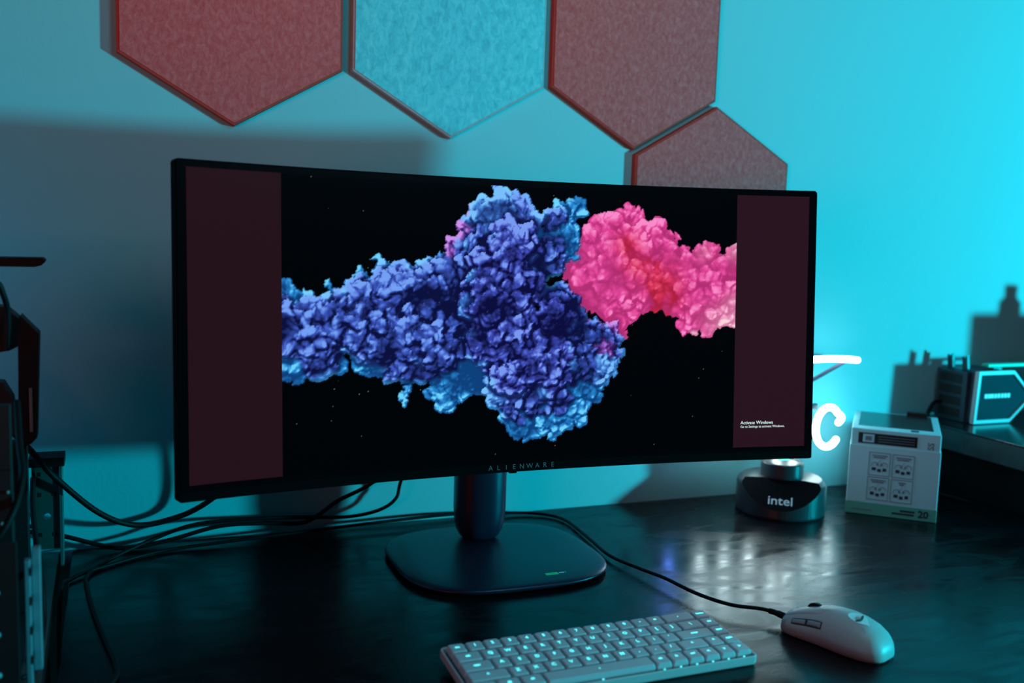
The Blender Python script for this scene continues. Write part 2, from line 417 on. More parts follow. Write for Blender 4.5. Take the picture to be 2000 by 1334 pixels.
# colour tints inside the pink cloud: u, v (mm on the screen), radius, palette key, amount
TINTS = [(143, 100, 17, 'R', .95), (156, 74, 20, 'R', .8), (196, 50, 26, 'R', .95), (178, 60, 16, 'R', .6), (210, 30, 16, 'R', .5),
         (271, -2, 22, 'W', .55), (295, 24, 16, 'W', .8), (285, 0, 14, 'W', .8), (250, 92, 12, 'W', .35), (294, 92, 12, 'W', .7)]
def ink_picture(NX=660,NY=372,seed=7):
    """ink-cloud wallpaper, 16:9, computed on a grid: rgb linear-display array"""
    rng=np.random.default_rng(seed)
    W,H=595.2,334.8
    s=NX/W
    hgt=np.full((NY,NX),-1e3); cid=np.zeros((NY,NX),np.int8)
    col=np.zeros((NY,NX,3))
    pal={'B':((.003,.004,.045),(.045,.095,.52),(.17,.35,.90)),'b':((.003,.003,.045),(.050,.075,.49),(.19,.32,.88)),
         'c':((.008,.02,.12),(.045,.17,.60),(.19,.52,.95)),'C':((.004,.05,.20),(.022,.26,.68),(.16,.66,.96)),
         'V':((.04,.01,.12),(.26,.09,.50),(.60,.28,.82)),
         'P':((.22,.003,.06),(.76,.060,.32),(.95,.25,.58)),'R':((.24,.0,.02),(.66,.030,.09),(.86,.11,.22)),
         'W':((.50,.08,.22),(.80,.30,.50),(.95,.72,.72))}
    keys=list(pal); 
    def ball(u,v,r,z,k,fl=1.0):
        cx=(u+W/2)*s; cy=(H/2-v)*s; R=r*s
        x0,x1=max(0,int(cx-R)),min(NX,int(cx+R)+2); y0,y1=max(0,int(cy-R)),min(NY,int(cy+R)+2)
        if x0>=x1 or y0>=y1: return
        yy,xx=np.mgrid[y0:y1,x0:x1]
        d2=(xx-cx)**2+(yy-cy)**2; m=d2<R*R
        h=np.where(m,z*s+np.sqrt(np.maximum(R*R-d2,0))*fl,-1e3)
        sub=hgt[y0:y1,x0:x1]; w=h>sub
        sub[w]=h[w]; cid[y0:y1,x0:x1][w]=keys.index(k)
    for t in LOBES.split():
        k,u,v,r,z=t.split(','); u,v,r,z=float(u),float(v),float(r),float(z)
        ball(u,v,r*.86,z-r*.12,k,.75)
        soft=k in 'PRW'
        n=int(7+r*(1.1 if soft else 1.5))
        for i in range(n):
            a=rng.uniform(0,6.283); q=np.sqrt(rng.uniform(0,1))*r*.97
            rs=rng.uniform(.10,.36)*(r+4)
            rs=max(min(rs,10.5 if soft else 8.5),1.3)
            hz=z+np.sqrt(max(r*r-q*q,0))*.8-rs*rng.uniform(-.1,1.0)
            kk=k
            if k in 'Bb' and q>r*.8 and rng.uniform()<.3: kk='c'
            
            uu,vv=u+q*np.cos(a),v+q*np.sin(a)
            ball(uu,vv,rs,hz,kk)
            for j in range(2 if soft else 3):
                b=rng.uniform(0,6.283); g=rng.uniform(.4,1)*rs; r2=rs*rng.uniform(.25,.5)
                ball(uu+g*np.cos(b),vv+g*np.sin(b),r2,hz+np.sqrt(max(rs*rs-g*g,0))-r2*.4,kk)
    def blur(a,n,it=2):
        for _ in range(it):
            for ax in (0,1):
                p=np.concatenate([np.repeat(np.take(a,[0],ax),n,ax),a,np.repeat(np.take(a,[-1],ax),n,ax)],ax)
                c=np.cumsum(p,ax); c=np.concatenate([np.zeros_like(np.take(c,[0],ax)),c],ax)
                L=a.shape[ax]
                a=(np.take(c,range(2*n+1,2*n+1+L),ax)-np.take(c,range(0,L),ax))/(2*n+1)
        return a
    def nz(n,amp):
        a=blur(rng.normal(size=(NY,NX)),n,2); return a/a.std()*amp
    yy,xx=np.mgrid[0:NY,0:NX]
    wx=nz(3,.8)+nz(7,1.7); wy=nz(3,.8)+nz(7,1.7)
    iy=np.clip(np.rint(yy+wy),0,NY-1).astype(int); ix=np.clip(np.rint(xx+wx),0,NX-1).astype(int)
    hgt=hgt[iy,ix]; cid=cid[iy,ix]
    hgt=np.where(hgt>-900,hgt+nz(4,.55*s)+nz(9,2.0*s),hgt)
    mask=(hgt>-900).astype(float)
    hh=np.where(mask>0,hgt,-14*s)
    hs=blur(hh,1,1)
    gy,gx=np.gradient(hs)
    nl=1/np.sqrt(gx**2+gy**2+1.2); nx,ny,nzz=-gx*nl,gy*nl,nl*1.1
    lam=np.clip(nx*-.30+ny*.55+nzz*.72,0,1)
    ao=np.clip(.5+(hh-blur(hh,4))/(7*s),0,1); ao2=np.clip(.5+(hh-blur(hh,13))/(20*s),0,1); ao3=np.clip(.55+(hh-blur(hh,34))/(60*s),0,1)
    fold=np.clip(np.abs(nz(6,1)+.5*nz(14,1))*1.5,0,1)**.7
    deep=np.clip(.72+.34*nz(15,1),.16,1)
    t=(.10+.90*lam)*(.10+.90*ao)*(.18+.95*ao2)*(.30+.85*ao3)*(.42+.62*fold)*deep*1.55
    # edges of the whole cloud glow: light scatters through thin ink
    edge=np.clip(1.15-1.3*blur(mask,6),0,1)*mask
    t=np.clip(t*1.6,0,1.25)**1.1+edge*.34
    softc=np.isin(cid,[keys.index(k) for k in 'PRW'])
    t=np.where(softc,.20+.80*np.clip(t,0,1.1),np.clip(t*1.02-.06,0,1.2))
    lut=np.array([pal[k] for k in keys])            # k,3,3
    cw=np.stack([blur((cid==i)*mask,2,1) for i in range(len(keys))],-1)
    cw/=np.maximum(cw.sum(-1,keepdims=True),1e-6)
    for (u,v,r,k,am) in TINTS:
        g=(am*np.exp(-(((xx/s-W/2)-u)**2+((H/2-yy/s)-v)**2)/(r*r)))[...,None]*softc[...,None]
        oh=np.zeros(len(keys)); oh[keys.index(k)]=1; cw=cw*(1-g)+oh*g
    d,m,l=(cw@lut[:,i] for i in range(3))
    tt=t[...,None]
    rgb=np.where(tt<.5,d+(m-d)*(tt/.5),m+(l-m)*np.clip((tt-.5)/.55,0,1))
    blue=cw[...,[0,1,2]].sum(-1)
    rgb+= (edge*blue*.6)[...,None]*np.array([.02,.42,.55])
    spec=np.clip(lam-.93,0,1)*8*(rng.uniform(size=t.shape)<.05)
    rgb+=spec[...,None]*np.array([.5,.6,.7])
    a=blur(mask,1,1)
    rgb=rgb*a[...,None]*mask[...,None]
    for i in range(46):
        x,y=int(rng.uniform(0,NX-1)),int(rng.uniform(0,NY-1))
        if hgt[y,x]<-900: rgb[y,x]+=rng.uniform(.03,.35)*np.array([.9,.9,.7])
    return np.maximum(rgb,0)


RC = 1.8                                     # screen curvature radius
TILT = math.radians(4.0)
MC = Vector((0.0, 0.0, 0.325))               # centre of the display surface
def scr(u, v, d=0.0):
    """point on the curved display: u along the arc, v up, d behind the surface (metres)"""
    a = u / RC
    p = Vector(((RC + d) * math.sin(a), -RC + (RC + d) * math.cos(a), v))
    c, s = math.cos(TILT), math.sin(TILT)
    return Vector((p.x, p.y * c + p.z * s, -p.y * s + p.z * c)) + MC

def curved_slab(name, u0, u1, v0, v1, d0, d1, rad, m, parent, n=64, dmid=None):
    """slab following the curve with rounded corners; d0 front depth, d1 back depth (dmid: deeper in the middle)"""
    us = set(np.linspace(u0, u1, n + 1).tolist())
    for k in range(1, 7):
        a = rad * (1 - math.cos(math.radians(15 * k)))
        us.add(u0 + a); us.add(u1 - a)
    us = sorted(us)
    V, F = [], []
    for u in us:
        e = min(u - u0, u1 - u)
        cut = 0.0
        if e < rad:
            cut = rad - math.sqrt(max(rad * rad - (rad - e) ** 2, 0))
            cut = min(cut, rad * 0.98)
        db = d1
        if dmid is not None:
            q = min(1.0, max(0.0, 1 - abs(u) / (u1 * 0.8)))
            db = d1 + (dmid - d1) * (q * q * (3 - 2 * q))
        V += [scr(u, v0 + cut, d0), scr(u, v1 - cut, d0), scr(u, v1 - cut, db), scr(u, v0 + cut, db)]
    k = len(us)
    for i in range(k - 1):
        a, b = i * 4, (i + 1) * 4
        for j in range(4):
            j2 = (j + 1) % 4
            F.append((a + j, a + j2, b + j2, b + j))
    F.append((0, 3, 2, 1)); e = (k - 1) * 4; F.append((e, e+1, e+2, e+3))
    bm = bmesh.new(); tmp = pydata(name, V, F); bm.from_mesh(tmp); bpy.data.meshes.remove(tmp)
    return link_mesh(name, from_bm(name, bm), m, parent)

mon = empty('monitor', (0.0, 0.066, 0.0))
tag(mon, 'black curved ultrawide monitor showing a blue and pink ink cloud', 'monitor')
UO = 0.4115; VB = -0.1850; VT = 0.1755
curved_slab('housing', -UO, UO, VB, VT, 0.0012, 0.014, 0.0045, MT['bezel'], mon, 72, 0.045)
glass = curved_slab('screen_glass', -UO + 0.002, UO - 0.002, -0.1727, VT - 0.002, 0.0003, 0.0014, 0.003, MT['glass'], mon, 72)
curved_slab('bezel_chin', -UO + 0.001, UO - 0.001, VB + 0.0008, -0.1737, -0.0008, 0.0014, 0.002, MT['bezel'], mon, 72)

def build_display():
    W2, H2, B2 = 0.3999, 0.1674, 0.3999 * 2560 / 3440
    NX, NY = 660, 372
    pic = ink_picture(NX, NY)
    us = np.concatenate([np.linspace(-W2, -B2, 10), np.linspace(-B2, B2, NX), np.linspace(B2, W2, 10)])
    vs = np.linspace(H2, -H2, NY)
    nu = len(us)
    colr = np.zeros((NY, nu, 4)); colr[..., 3] = 1
    colr[:, :10, :3] = (0.0172, 0.0050, 0.0080)
    colr[:, 10 + NX:, :3] = (0.0205, 0.0060, 0.0120)
    colr[:, 10:10 + NX, :3] = pic
    a = us / RC
    px = RC * np.sin(a); py = -RC + RC * np.cos(a)
    X = np.broadcast_to(px, (NY, nu)); Y = np.broadcast_to(py, (NY, nu)); Zc = np.broadcast_to(vs[:, None], (NY, nu))
    c, s = math.cos(TILT), math.sin(TILT)
    P = np.stack([X + MC.x, Y * c + Zc * s + MC.y, -Y * s + Zc * c + MC.z], -1).reshape(-1, 3)
    idx = np.arange(NY * nu).reshape(NY, nu)
    q = np.stack([idx[1:, :-1], idx[1:, 1:], idx[:-1, 1:], idx[:-1, :-1]], -1)
    keep = np.ones(nu - 1, bool); keep[9] = False; keep[9 + NX] = False   # duplicated columns: sharp border of the picture
    q = q[:, keep].reshape(-1, 4)
    me = bpy.data.meshes.new('display_picture')
    me.vertices.add(len(P)); me.vertices.foreach_set('co', P.astype(np.float32).ravel())
    me.loops.add(q.size); me.loops.foreach_set('vertex_index', q.astype(np.int32).ravel())
    me.polygons.add(len(q)); me.polygons.foreach_set('loop_start', (np.arange(len(q)) * 4).astype(np.int32))
    me.update(calc_edges=True)
    ca = me.color_attributes.new('picture', 'FLOAT_COLOR', 'POINT')
    ca.data.foreach_set('color', colr.reshape(-1).astype(np.float32))
    m = mat('lit_display', (0.002, 0.002, 0.003), rough=0.2, spec=0.10)
    nt = m.node_tree; b = nt.nodes['Principled BSDF']
    at = nt.nodes.new('ShaderNodeAttribute'); at.attribute_name = 'picture'
    nt.links.new(at.outputs['Color'], b.inputs['Emission Color'])
    b.inputs['Emission Strength'].default_value = 1.0
    return link_mesh('display_picture', me, m, glass, smooth=True)
disp = build_display()
disp['label'] = 'ink cloud picture between two dark maroon bars'

def curved_text(name, s, size, u, v, m, parent, bold=0.0, spacing=1.0, d=-0.0004, left=False):
    me = text_mesh(name, s, size, 0.0, bold, spacing)
    xs = [p.co.x for p in me.vertices]
    off = -min(xs) if left else 0.0
    for p in me.vertices:
        q = scr(u + p.co.x + off, v + p.co.y, d)
        p.co = q
    return link_mesh(name, me, m, parent)

MT['osd'] = mat('white_screen_text', (0.8, 0.8, 0.75), emit=(0.85, 0.78, 0.66), estr=0.9, noise=0.01, nscale=10)
t = curved_text('screen_text', 'Activate Windows', 0.0062, 0.3077, -0.1345, MT['osd'], glass, 0.0, 1.0, left=True)
t = curved_text('screen_text', 'Go to Settings to activate Windows.', 0.0043, 0.3077, -0.1398, MT['osd'], glass, 0.0, 1.0, left=True)
word = 'ALIENWARE'
for i, ch in enumerate(word):
    curved_text('bezel_letter', ch, 0.0088, -0.0405 + 0.0835 * i / 8, -0.1785, MT['letter'], mon, -0.00012, d=-0.0011)
curved_slab('power_button', 0.3655, 0.3800, VB - 0.0022, VB + 0.0002, 0.0015, 0.006, 0.001, MT['led'], mon, 6)
curved_slab('sensor_nub', -0.0140, -0.0045, VB - 0.0018, VB + 0.0002, 0.0015, 0.006, 0.0006, MT['bezel'], mon, 4)

# stand: domed base plate, oval column, mount
base_prof = [(0.90, 0.0012), (0.965, 0.0020), (0.993, 0.0040), (1.0, 0.0060), (0.995, 0.0078), (0.975, 0.0092), (0.93, 0.0104), (0.80, 0.0118), (0.55, 0.0128), (0.28, 0.0132), (0.02, 0.0133)]
base = link_mesh('stand_base', lathe_mesh('stand_base', base_prof, 96, 0.139, 0.128, (0.0, 0.068, 0.0), 3.1), MT['stand'], mon, smooth=True)
col_prof = [(0.50, 0.0125), (0.62, 0.0135), (0.76, 0.0175), (0.88, 0.0255), (0.96, 0.038), (1.0, 0.056), (1.0, 0.12), (1.0, 0.30), (0.9, 0.315), (0.4, 0.32)]
link_mesh('stand_column', lathe_mesh('stand_column', col_prof, 64, 0.0360, 0.030, (0.0, 0.129, 0.0), 2.4), MT['stand'], mon, smooth=True)
box('mount_arm', (-0.045, 0.045, 0.255), (0.045, 0.115, 0.345), MT['black'], mon, bevel=0.006)
# printed mark on the base: green outlined tag and a short line of small print
for nm, lo, hi, mm in (('base_mark', (0.0300, -0.0365, 0.0), (0.0470, -0.0300, 0.0), 'green_print'),
                       ('base_print', (0.0485, -0.0335, 0.0), (0.0560, -0.0318, 0.0), 'logo')):
    M = Matrix.Translation((0, 0.0, 0.0114)) @ Matrix.Rotation(0.0, 4, 'Z')
    box(nm, lo, (hi[0], hi[1], 0.0005), MT[mm], base, bevel=0.0, M=M)
box('base_mark', (0.0576, -0.0340, 0.0114), (0.0583, -0.0300, 0.0119), MT['green_print'], base, bevel=0.0)

# ------------------------------------------------------------------ keyboard
U = 0.01905
kb = empty('keyboard', (-0.010, -0.264, 0.0112), (math.radians(4.6), 0, math.radians(0.5)))
tag(kb, 'white compact keyboard with cyan backlit legends, in front of the monitor', 'keyboard')
KW, KD = 16 * U / 2 + 0.0045, 5 * U / 2 + 0.0045
# case: tray with raised rim
bm = bmesh.new()
def rrect(w, d, r, z, n=5):
    out = []
    for cx, cy, a0 in ((w - r, d - r, 0), (-w + r, d - r, 90), (-w + r, -d + r, 180), (w - r, -d + r, 270)):
        for k in range(n + 1):
            a = math.radians(a0 + 90 * k / n)
            out.append((cx + r * math.cos(a), cy + r * math.sin(a), z))
    return out
rings = [rrect(KW - 0.003, KD - 0.003, 0.004, -0.0068), rrect(KW - 0.0008, KD - 0.0008, 0.005, -0.0060), rrect(KW, KD, 0.005, -0.0045), rrect(KW, KD, 0.005, 0.0030),
         rrect(KW - 0.0005, KD - 0.0005, 0.0047, 0.0037), rrect(KW - 0.0014, KD - 0.0014, 0.004, 0.0039), rrect(KW - 0.0020, KD - 0.0020, 0.0034, 0.0034), rrect(KW - 0.0022, KD - 0.0022, 0.0034, -0.0010)]
rings = [[(x - 0.0008, y - 0.0012, z) for x, y, z in r] for r in rings]
rv = [[bm.verts.new(p) for p in r] for r in rings]
n = len(rv[0])
for i in range(len(rv) - 1):
    for k in range(n):
        bm.faces.new((rv[i][k], rv[i][(k+1) % n], rv[i+1][(k+1) % n], rv[i+1][k]))
bm.faces.new(list(reversed(rv[0]))); bm.faces.new(rv[-1])
link_mesh('case', from_bm('case', bm), MT['white_plastic'], kb, local=True)
box('deck_plate', (-KW + 0.0034, -KD + 0.0034, -0.0011), (KW - 0.0044, KD - 0.0050, -0.0006), MT['deck'], kb, bevel=0.0, local=True)
for sx in (-1, 1):
    box('foot', (sx * 0.125 - 0.012, KD - 0.022, -0.0145), (sx * 0.125 + 0.012, KD - 0.010, -0.0067), MT['black'], kb, bevel=0.0008, local=True)

cap_cache = {}
def cap_mesh(w):
    if w in cap_cache: return cap_cache[w]
    hw, hd = w * U / 2 - 0.00065, U / 2 - 0.00065
    rs = [rrect(hw, hd, 0.0012, 0.0008, 3), rrect(hw, hd, 0.0013, 0.0042, 3), rrect(hw - 0.0009, hd - 0.0009, 0.0018, 0.0076, 3), rrect(hw - 0.0015, hd - 0.0015, 0.0018, 0.0083, 3), rrect(hw - 0.0026, hd - 0.0026, 0.0018, 0.0084, 3)]
    b = bmesh.new(); vv = [[b.verts.new(p) for p in r] for r in rs]; m_ = len(vv[0])
    for i in range(len(vv) - 1):
        for k in range(m_):
            b.faces.new((vv[i][k], vv[i][(k+1) % m_], vv[i+1][(k+1) % m_], vv[i+1][k]))
    b.faces.new(list(reversed(vv[0]))); b.faces.new(vv[-1])
    me = from_bm('keycap', b); me.materials.append(MT['key'])
    cap_cache[w] = me
    return me
R0 = [(1, 'esc')] + [(1, c) for c in '1234567890-='] + [(2, '-'), (1, 'home')]
R1 = [(1.5, 'tab')] + [(1, c) for c in 'QWERTYUIOP[]'] + [(1.5, '\\'), (1, 'del')]
R2 = [(1.75, 'caps')] + [(1, c) for c in "ASDFGHJKL;'"] + [(2.25, 'enter'), (1, 'pgup')]
R3 = [(2.25, '^')] + [(1, c) for c in 'ZXCVBNM,./'] + [(1.75, '^'), (1, '^'), (1, 'pgdn')]
R4 = [(1.25, 'ctrl'), (1.25, '#'), (1.25, 'alt'), (6.25, '-'), (1, 'alt'), (1, 'fn'), (1, 'ctrl'), (1, '<'), (1, 'v'), (1, '>')]
leg_cache = {}
for ri, row in enumerate((R0, R1, R2, R3, R4)):
    x = -8 * U
    y = (2 - ri) * U
    for ci, (w, s) in enumerate(row):
        cx = x + w * U / 2; x += w * U
        k = bpy.data.objects.new('keycap', cap_mesh(w)); COL.objects.link(k)
        k.parent = kb; k.location = (cx, y, 0)
        if s not in leg_cache:
            me = text_mesh('legend', s, 0.0064 if len(s) == 1 else 0.0040, 0.00008, 0.00012)
            me.materials.append(MT['legend'])
            leg_cache[s] = me
        l = bpy.data.objects.new('legend', leg_cache[s]); COL.objects.link(l)
        l.parent = k; l.location = (0, 0.0008, 0.00855)
        if ri == 4 and ci >= 3:                       # light leaking out under the front edge of the bottom row
            d = box('glow_dot', (-0.0009, -U / 2 - 0.0004, 0.0006), (0.0009, -U / 2 + 0.0012, 0.0022), MT['legend'], k, bevel=0.0004, local=True, seg=1)

# ------------------------------------------------------------------ mouse
MY = math.atan2(0.046, 0.117)
ms = empty('computer_mouse', (0.2640, -0.2955, 0.0), (0, 0, MY))
tag(ms, 'white wired mouse with two side buttons and pale alien emblem, right of the keyboard', 'mouse')
TS = [0, .012, .04, .09, .17, .28, .40, .52, .64, .75, .84, .91, .96, .985, 1.0]
WS = [.010, .0165, .0225, .0272, .0302, .0312, .0305, .0290, .0282, .0284, .0282, .0262, .0222, .0180, .0125]
HS = [.0080, .0130, .0190, .0258, .0316, .0358, .0378, .0375, .0350, .0310, .0268, .0226, .0186, .0152, .0110]
ML = 0.1215
def mpt(t, ang):
    """surface point: t from tail (0) to nose (1), ang 0..180 degrees over the back from the right to the left side"""
    w = float(np.interp(t, TS, WS)); h = float(np.interp(t, TS, HS))
    c, s = math.cos(math.radians(ang)), math.sin(math.radians(ang))
    e = 2 / 2.5
    x = w * math.copysign(abs(c) ** e, c); z = 0.0022 + h * abs(s) ** e
    x *= 1 - 0.10 * max(0, 1 - z / 0.012)            # sides tuck in towards the bottom
    return Vector((x, (t - 0.5) * ML, z))
tt = sorted(set(np.linspace(0, 1, 42).tolist() + [.006, .012, .98, .99]))
aa = np.linspace(0, 180, 37)
V = []; F = []
for t_ in tt:
    for a_ in aa: V.append(mpt(t_, a_))
na = len(aa)
for i in range(len(tt) - 1):
    for k in range(na - 1):
        F.append((i*na+k, i*na+k+1, (i+1)*na+k+1, (i+1)*na+k))
    F.append((i*na, (i+1)*na, (i+1)*na+na-1, i*na+na-1))
F.append(tuple(range(na))); e_ = (len(tt)-1)*na; F.append(tuple(reversed(range(e_, e_ + na))))
bm = bmesh.new(); tmp = pydata('shell', V, F); bm.from_mesh(tmp); bpy.data.meshes.remove(tmp)
sh = link_mesh('shell', from_bm('shell', bm), MT['mouse'], ms, local=True, smooth=True)
def mnorm(t, a):
    p = mpt(t, a); return (mpt(t, a + 1) - p).cross(mpt(min(t + .01, 1), a) - p).normalized() * -1
def surf_patch(name, quad_pts, m, parent, h, rows=8, cols=10):
    """thin raised patch between corner parameters (t, ang): bilinear grid on the shell, lifted by h"""
    V, F = [], []
    def lift(t, a, d):
        p = mpt(t, a); n_ = mnorm(t, a)
        if n_.z < 0 and a > 10 and a < 170: n_ = -n_
        q = Vector((p.x, 0, p.z - 0.01))
        if n_.dot(q) < 0: n_ = -n_
        return p + n_ * d
    (t0, a0), (t1, a1), (t2, a2), (t3, a3) = quad_pts
    for lay in (h, -0.0012):
        for i in range(rows + 1):
            s = i / rows
            for j in range(cols + 1):
                r = j / cols
                t_ = (t0*(1-r)+t1*r)*(1-s) + (t3*(1-r)+t2*r)*s
                a_ = (a0*(1-r)+a1*r)*(1-s) + (a3*(1-r)+a2*r)*s
                e = min(r, 1-r, s, 1-s)
                d = lay if lay < 0 else lay * min(1, e * 6) - 0.0001 * (e == 0)
                V.append(lift(t_, a_, d))
    nc = cols + 1; N = (rows + 1) * nc
    for i in range(rows):
        for j in range(cols):
            q = i*nc + j
            F.append((q, q+1, q+nc+1, q+nc)); F.append((N+q, N+q+nc, N+q+nc+1, N+q+1))
    for i in range(rows):
        for q in (i*nc, i*nc+cols): F.append((q, q+nc, N+q+nc, N+q))
    for j in range(cols):
        for q in (j, rows*nc+j): F.append((q, N+q, N+q+1, q+1))
    bm = bmesh.new(); tmp = pydata(name, V, F); bm.from_mesh(tmp); bpy.data.meshes.remove(tmp)
    return link_mesh(name, from_bm(name, bm), m, parent, local=True, smooth=True)
# left side is angle > 90
surf_patch('button_recess', ((.530, 156), (.860, 156), (.860, 138), (.530, 138)), MT['mouse_line'], ms, 0.0003)
surf_patch('side_button', ((.550, 153), (.690, 153), (.690, 141), (.550, 141)), MT['mouse_btn'], ms, 0.0013)
surf_patch('side_button', ((.700, 153), (.840, 153), (.840, 141), (.700, 141)), MT['mouse_btn'], ms, 0.0013)
surf_patch('main_button', ((.52, 100), (.985, 97), (.985, 128), (.60, 124)), MT['mouse'], ms, 0.0009, 10, 14)
surf_patch('main_button', ((.60, 56), (.985, 52), (.985, 83), (.52, 80)), MT['mouse'], ms, 0.0009, 10, 14)
for k in range(4):
    surf_patch('grip_ridge', ((.90, 163 - 5.2*k), (.965, 163 - 5.2*k), (.965, 161.2 - 5.2*k), (.90, 161.2 - 5.2*k)), MT['mouse_btn'], ms, 0.0004, 3, 6)
# scroll wheel
wh = bmesh.new()
bmesh.ops.create_cone(wh, cap_ends=True, segments=28, radius1=0.0105, radius2=0.0105, depth=0.0065, matrix=Matrix.Translation((0, 0.026, 0.0275)) @ Matrix.Rotation(math.pi/2, 4, 'Y'))
bmesh.ops.bevel(wh, geom=[e for e in wh.edges if len(e.link_faces) == 2 and any(len(f.verts) > 4 for f in e.link_faces)], offset=0.0012, segments=2, affect='EDGES')
link_mesh('scroll_wheel', from_bm('scroll_wheel', wh), MT['black'], ms, local=True)
# alien head emblem on the hump: rounded skull narrowing to the chin, two slanted eyes
def emblem(pts, name, m, lift, t0=0.275, a0=97, k=0.0120, parent=ms):
    V, F = [], []
    c = mpt(t0, a0)
    for lay in (lift, -0.0008):
        for x, y in pts:
            t_ = t0 + (y * k) / ML
            w = float(np.interp(t_, TS, WS))
            a_ = a0 - math.degrees(x * k / w)
            V.append(mpt(t_, a_) + Vector((0, 0, lay)))
    n = len(pts)
    F = [tuple(range(n)), tuple(reversed(range(n, 2*n)))] + [(i, n+i, n+(i+1) % n, (i+1) % n) for i in range(n)]
    bm = bmesh.new(); tmp = pydata(name, V, F); bm.from_mesh(tmp); bpy.data.meshes.remove(tmp)
    return link_mesh(name, from_bm(name, bm), m, parent, local=True)
head = []
for k in range(28):
    a = 2 * math.pi * k / 28
    x, y = math.sin(a) * 0.62, math.cos(a)
    if y < 0: x *= 1 - 0.62 * abs(y) ** 1.3
    head.append((x, y))
em = emblem(head, 'emblem', MT['emblem'], 0.0008)
for sgn in (-1, 1):
    eye = [(sgn * (0.12 + 0.30 * r * math.cos(th) - 0.0), -0.10 + 0.10 * math.sin(th) + sgn * 0.0 + (0.30 * r * math.cos(th)) * 0.45) for r, th in [(1, 2*math.pi*k/10) for k in range(10)]]
    eye = [(x + sgn * 0.15, y) for x, y in eye]
    emblem(eye, 'emblem_eye', MT['mouse_line'], 0.0011)
mouse_path = [(0.2425, -0.240, 0.0095), (0.234, -0.224, 0.0115), (0.2235, -0.211, 0.0120), (0.197, -0.190, 0.0120), (0.179, -0.146, 0.0115), (0.170, -0.088, 0.0110), (0.160, -0.040, 0.0085), (0.150, 0.022, 0.0060), (0.158, 0.105, 0.0045), (0.163, 0.196, 0.0035), (0.137, 0.236, 0.0035), (0.088, 0.250, 0.0050),
              (-0.003, 0.245, 0.0110), (-0.114, 0.240, 0.0100), (-0.200, 0.234, 0.0085), (-0.260, 0.230, 0.0070), (-0.330, 0.226, 0.0050), (-0.410, 0.218, 0.0030), (-0.470, 0.185, 0.0028), (-0.5195, 0.140, 0.0035), (-0.531, 0.10, -0.012), (-0.5305, 0.06, -0.20)]
tube('cable', smooth_path(mouse_path, 8), 0.0024, MT['rubber'], ms, 8)
tube('strain_relief', smooth_path(mouse_path[:3], 6)[:9], [0.0042]*2 + [0.0040]*3 + [0.0034]*4, MT['rubber'], ms, 10)

# ------------------------------------------------------------------ cables behind and beside the monitor
def cable(name, pts, r, label):
    o = tube(name, smooth_path(pts, 8), r, MT['rubber'], None, 10, True)
    return tag(o, label, 'cable', 'black cables behind the monitor')
cable('display_cable', [(-0.640, 0.160, 0.245), (-0.600, 0.168, 0.205), (-0.568, 0.178, 0.162), (-0.552, 0.180, 0.140), (-0.536, 0.183, 0.118), (-0.490, 0.208, 0.065), (-0.447, 0.232, 0.037), (-0.402, 0.24, 0.038), (-0.356, 0.235, 0.058), (-0.29, 0.20, 0.12), (-0.20, 0.14, 0.20), (-0.12, 0.085, 0.26)], 0.0038,
      'thick black cable sagging from the open computer to the left end of the monitor')
cable('power_cable', [(-0.600, 0.235, 0.040), (-0.565, 0.244, 0.034), (-0.531, 0.244, 0.0255), (-0.485, 0.244, 0.0085), (-0.454, 0.240, 0.0040), (-0.402, 0.244, 0.0085), (-0.336, 0.248, 0.021), (-0.274, 0.248, 0.020), (-0.218, 0.248, 0.017), (-0.174, 0.244, 0.045), (-0.130, 0.236, 0.068), (-0.085, 0.19, 0.12), (-0.06, 0.12, 0.20), (-0.05, 0.085, 0.25)], 0.0030,
      'black cable crossing the desk edge, then rising straight up behind the monitor')
cable('data_cable', [(-0.07, 0.085, 0.25), (-0.080, 0.16, 0.16), (-0.084, 0.232, 0.072), (-0.090, 0.236, 0.045), (-0.114, 0.238, 0.029), (-0.159, 0.240, 0.022), (-0.218, 0.2405, 0.026), (-0.267, 0.2405, 0.029), (-0.329, 0.2395, 0.031), (-0.376, 0.238, 0.028), (-0.422, 0.234, 0.015), (-0.473, 0.202, 0.0045), (-0.501, 0.152, 0.0030), (-0.501, 0.102, 0.0030), (-0.492, 0.018, 0.0030), (-0.481, -0.057, 0.0030), (-0.471, -0.124, 0.0030), (-0.474, -0.157, 0.0030), (-0.500, -0.22, 0.0030), (-0.53, -0.30, 0.0030)], 0.0026,
      'thin black cable hooking down behind the stand and trailing along the left desk edge')

# ------------------------------------------------------------------ neon sign behind the monitor
NYP = 0.222
ns = empty('neon_sign', (0.53, NYP, 0.0))
tag(ns, 'lit white neon sign with a round open loop, peeking out behind the monitor', 'neon sign')
NR = 0.0055
arc = []
cx_, cz_, ax_, az_ = 0.6690, 0.1175, 0.0255, 0.0345
for k in range(29):
    a = math.radians(22 + 296 * k / 28)
    arc.append((cx_ + ax_ * math.cos(a) + (0.004 if k < 2 else 0), NYP, cz_ + az_ * math.sin(a)))
arc = [(arc[0][0] - 0.006, NYP, arc[0][2] - 0.006)] + arc
tube('tube_letter', smooth_path(arc, 3), NR, MT['neon_white'], ns, 12, True)
tube('tube_stroke', smooth_path([(0.400, NYP, 0.205), (0.470, NYP, 0.222), (0.560, NYP, 0.232), (0.640, NYP, 0.2355), (0.685, NYP, 0.2350), (0.722, NYP, 0.2325)], 6), NR * 0.95, MT['neon_white'], ns, 12, True)
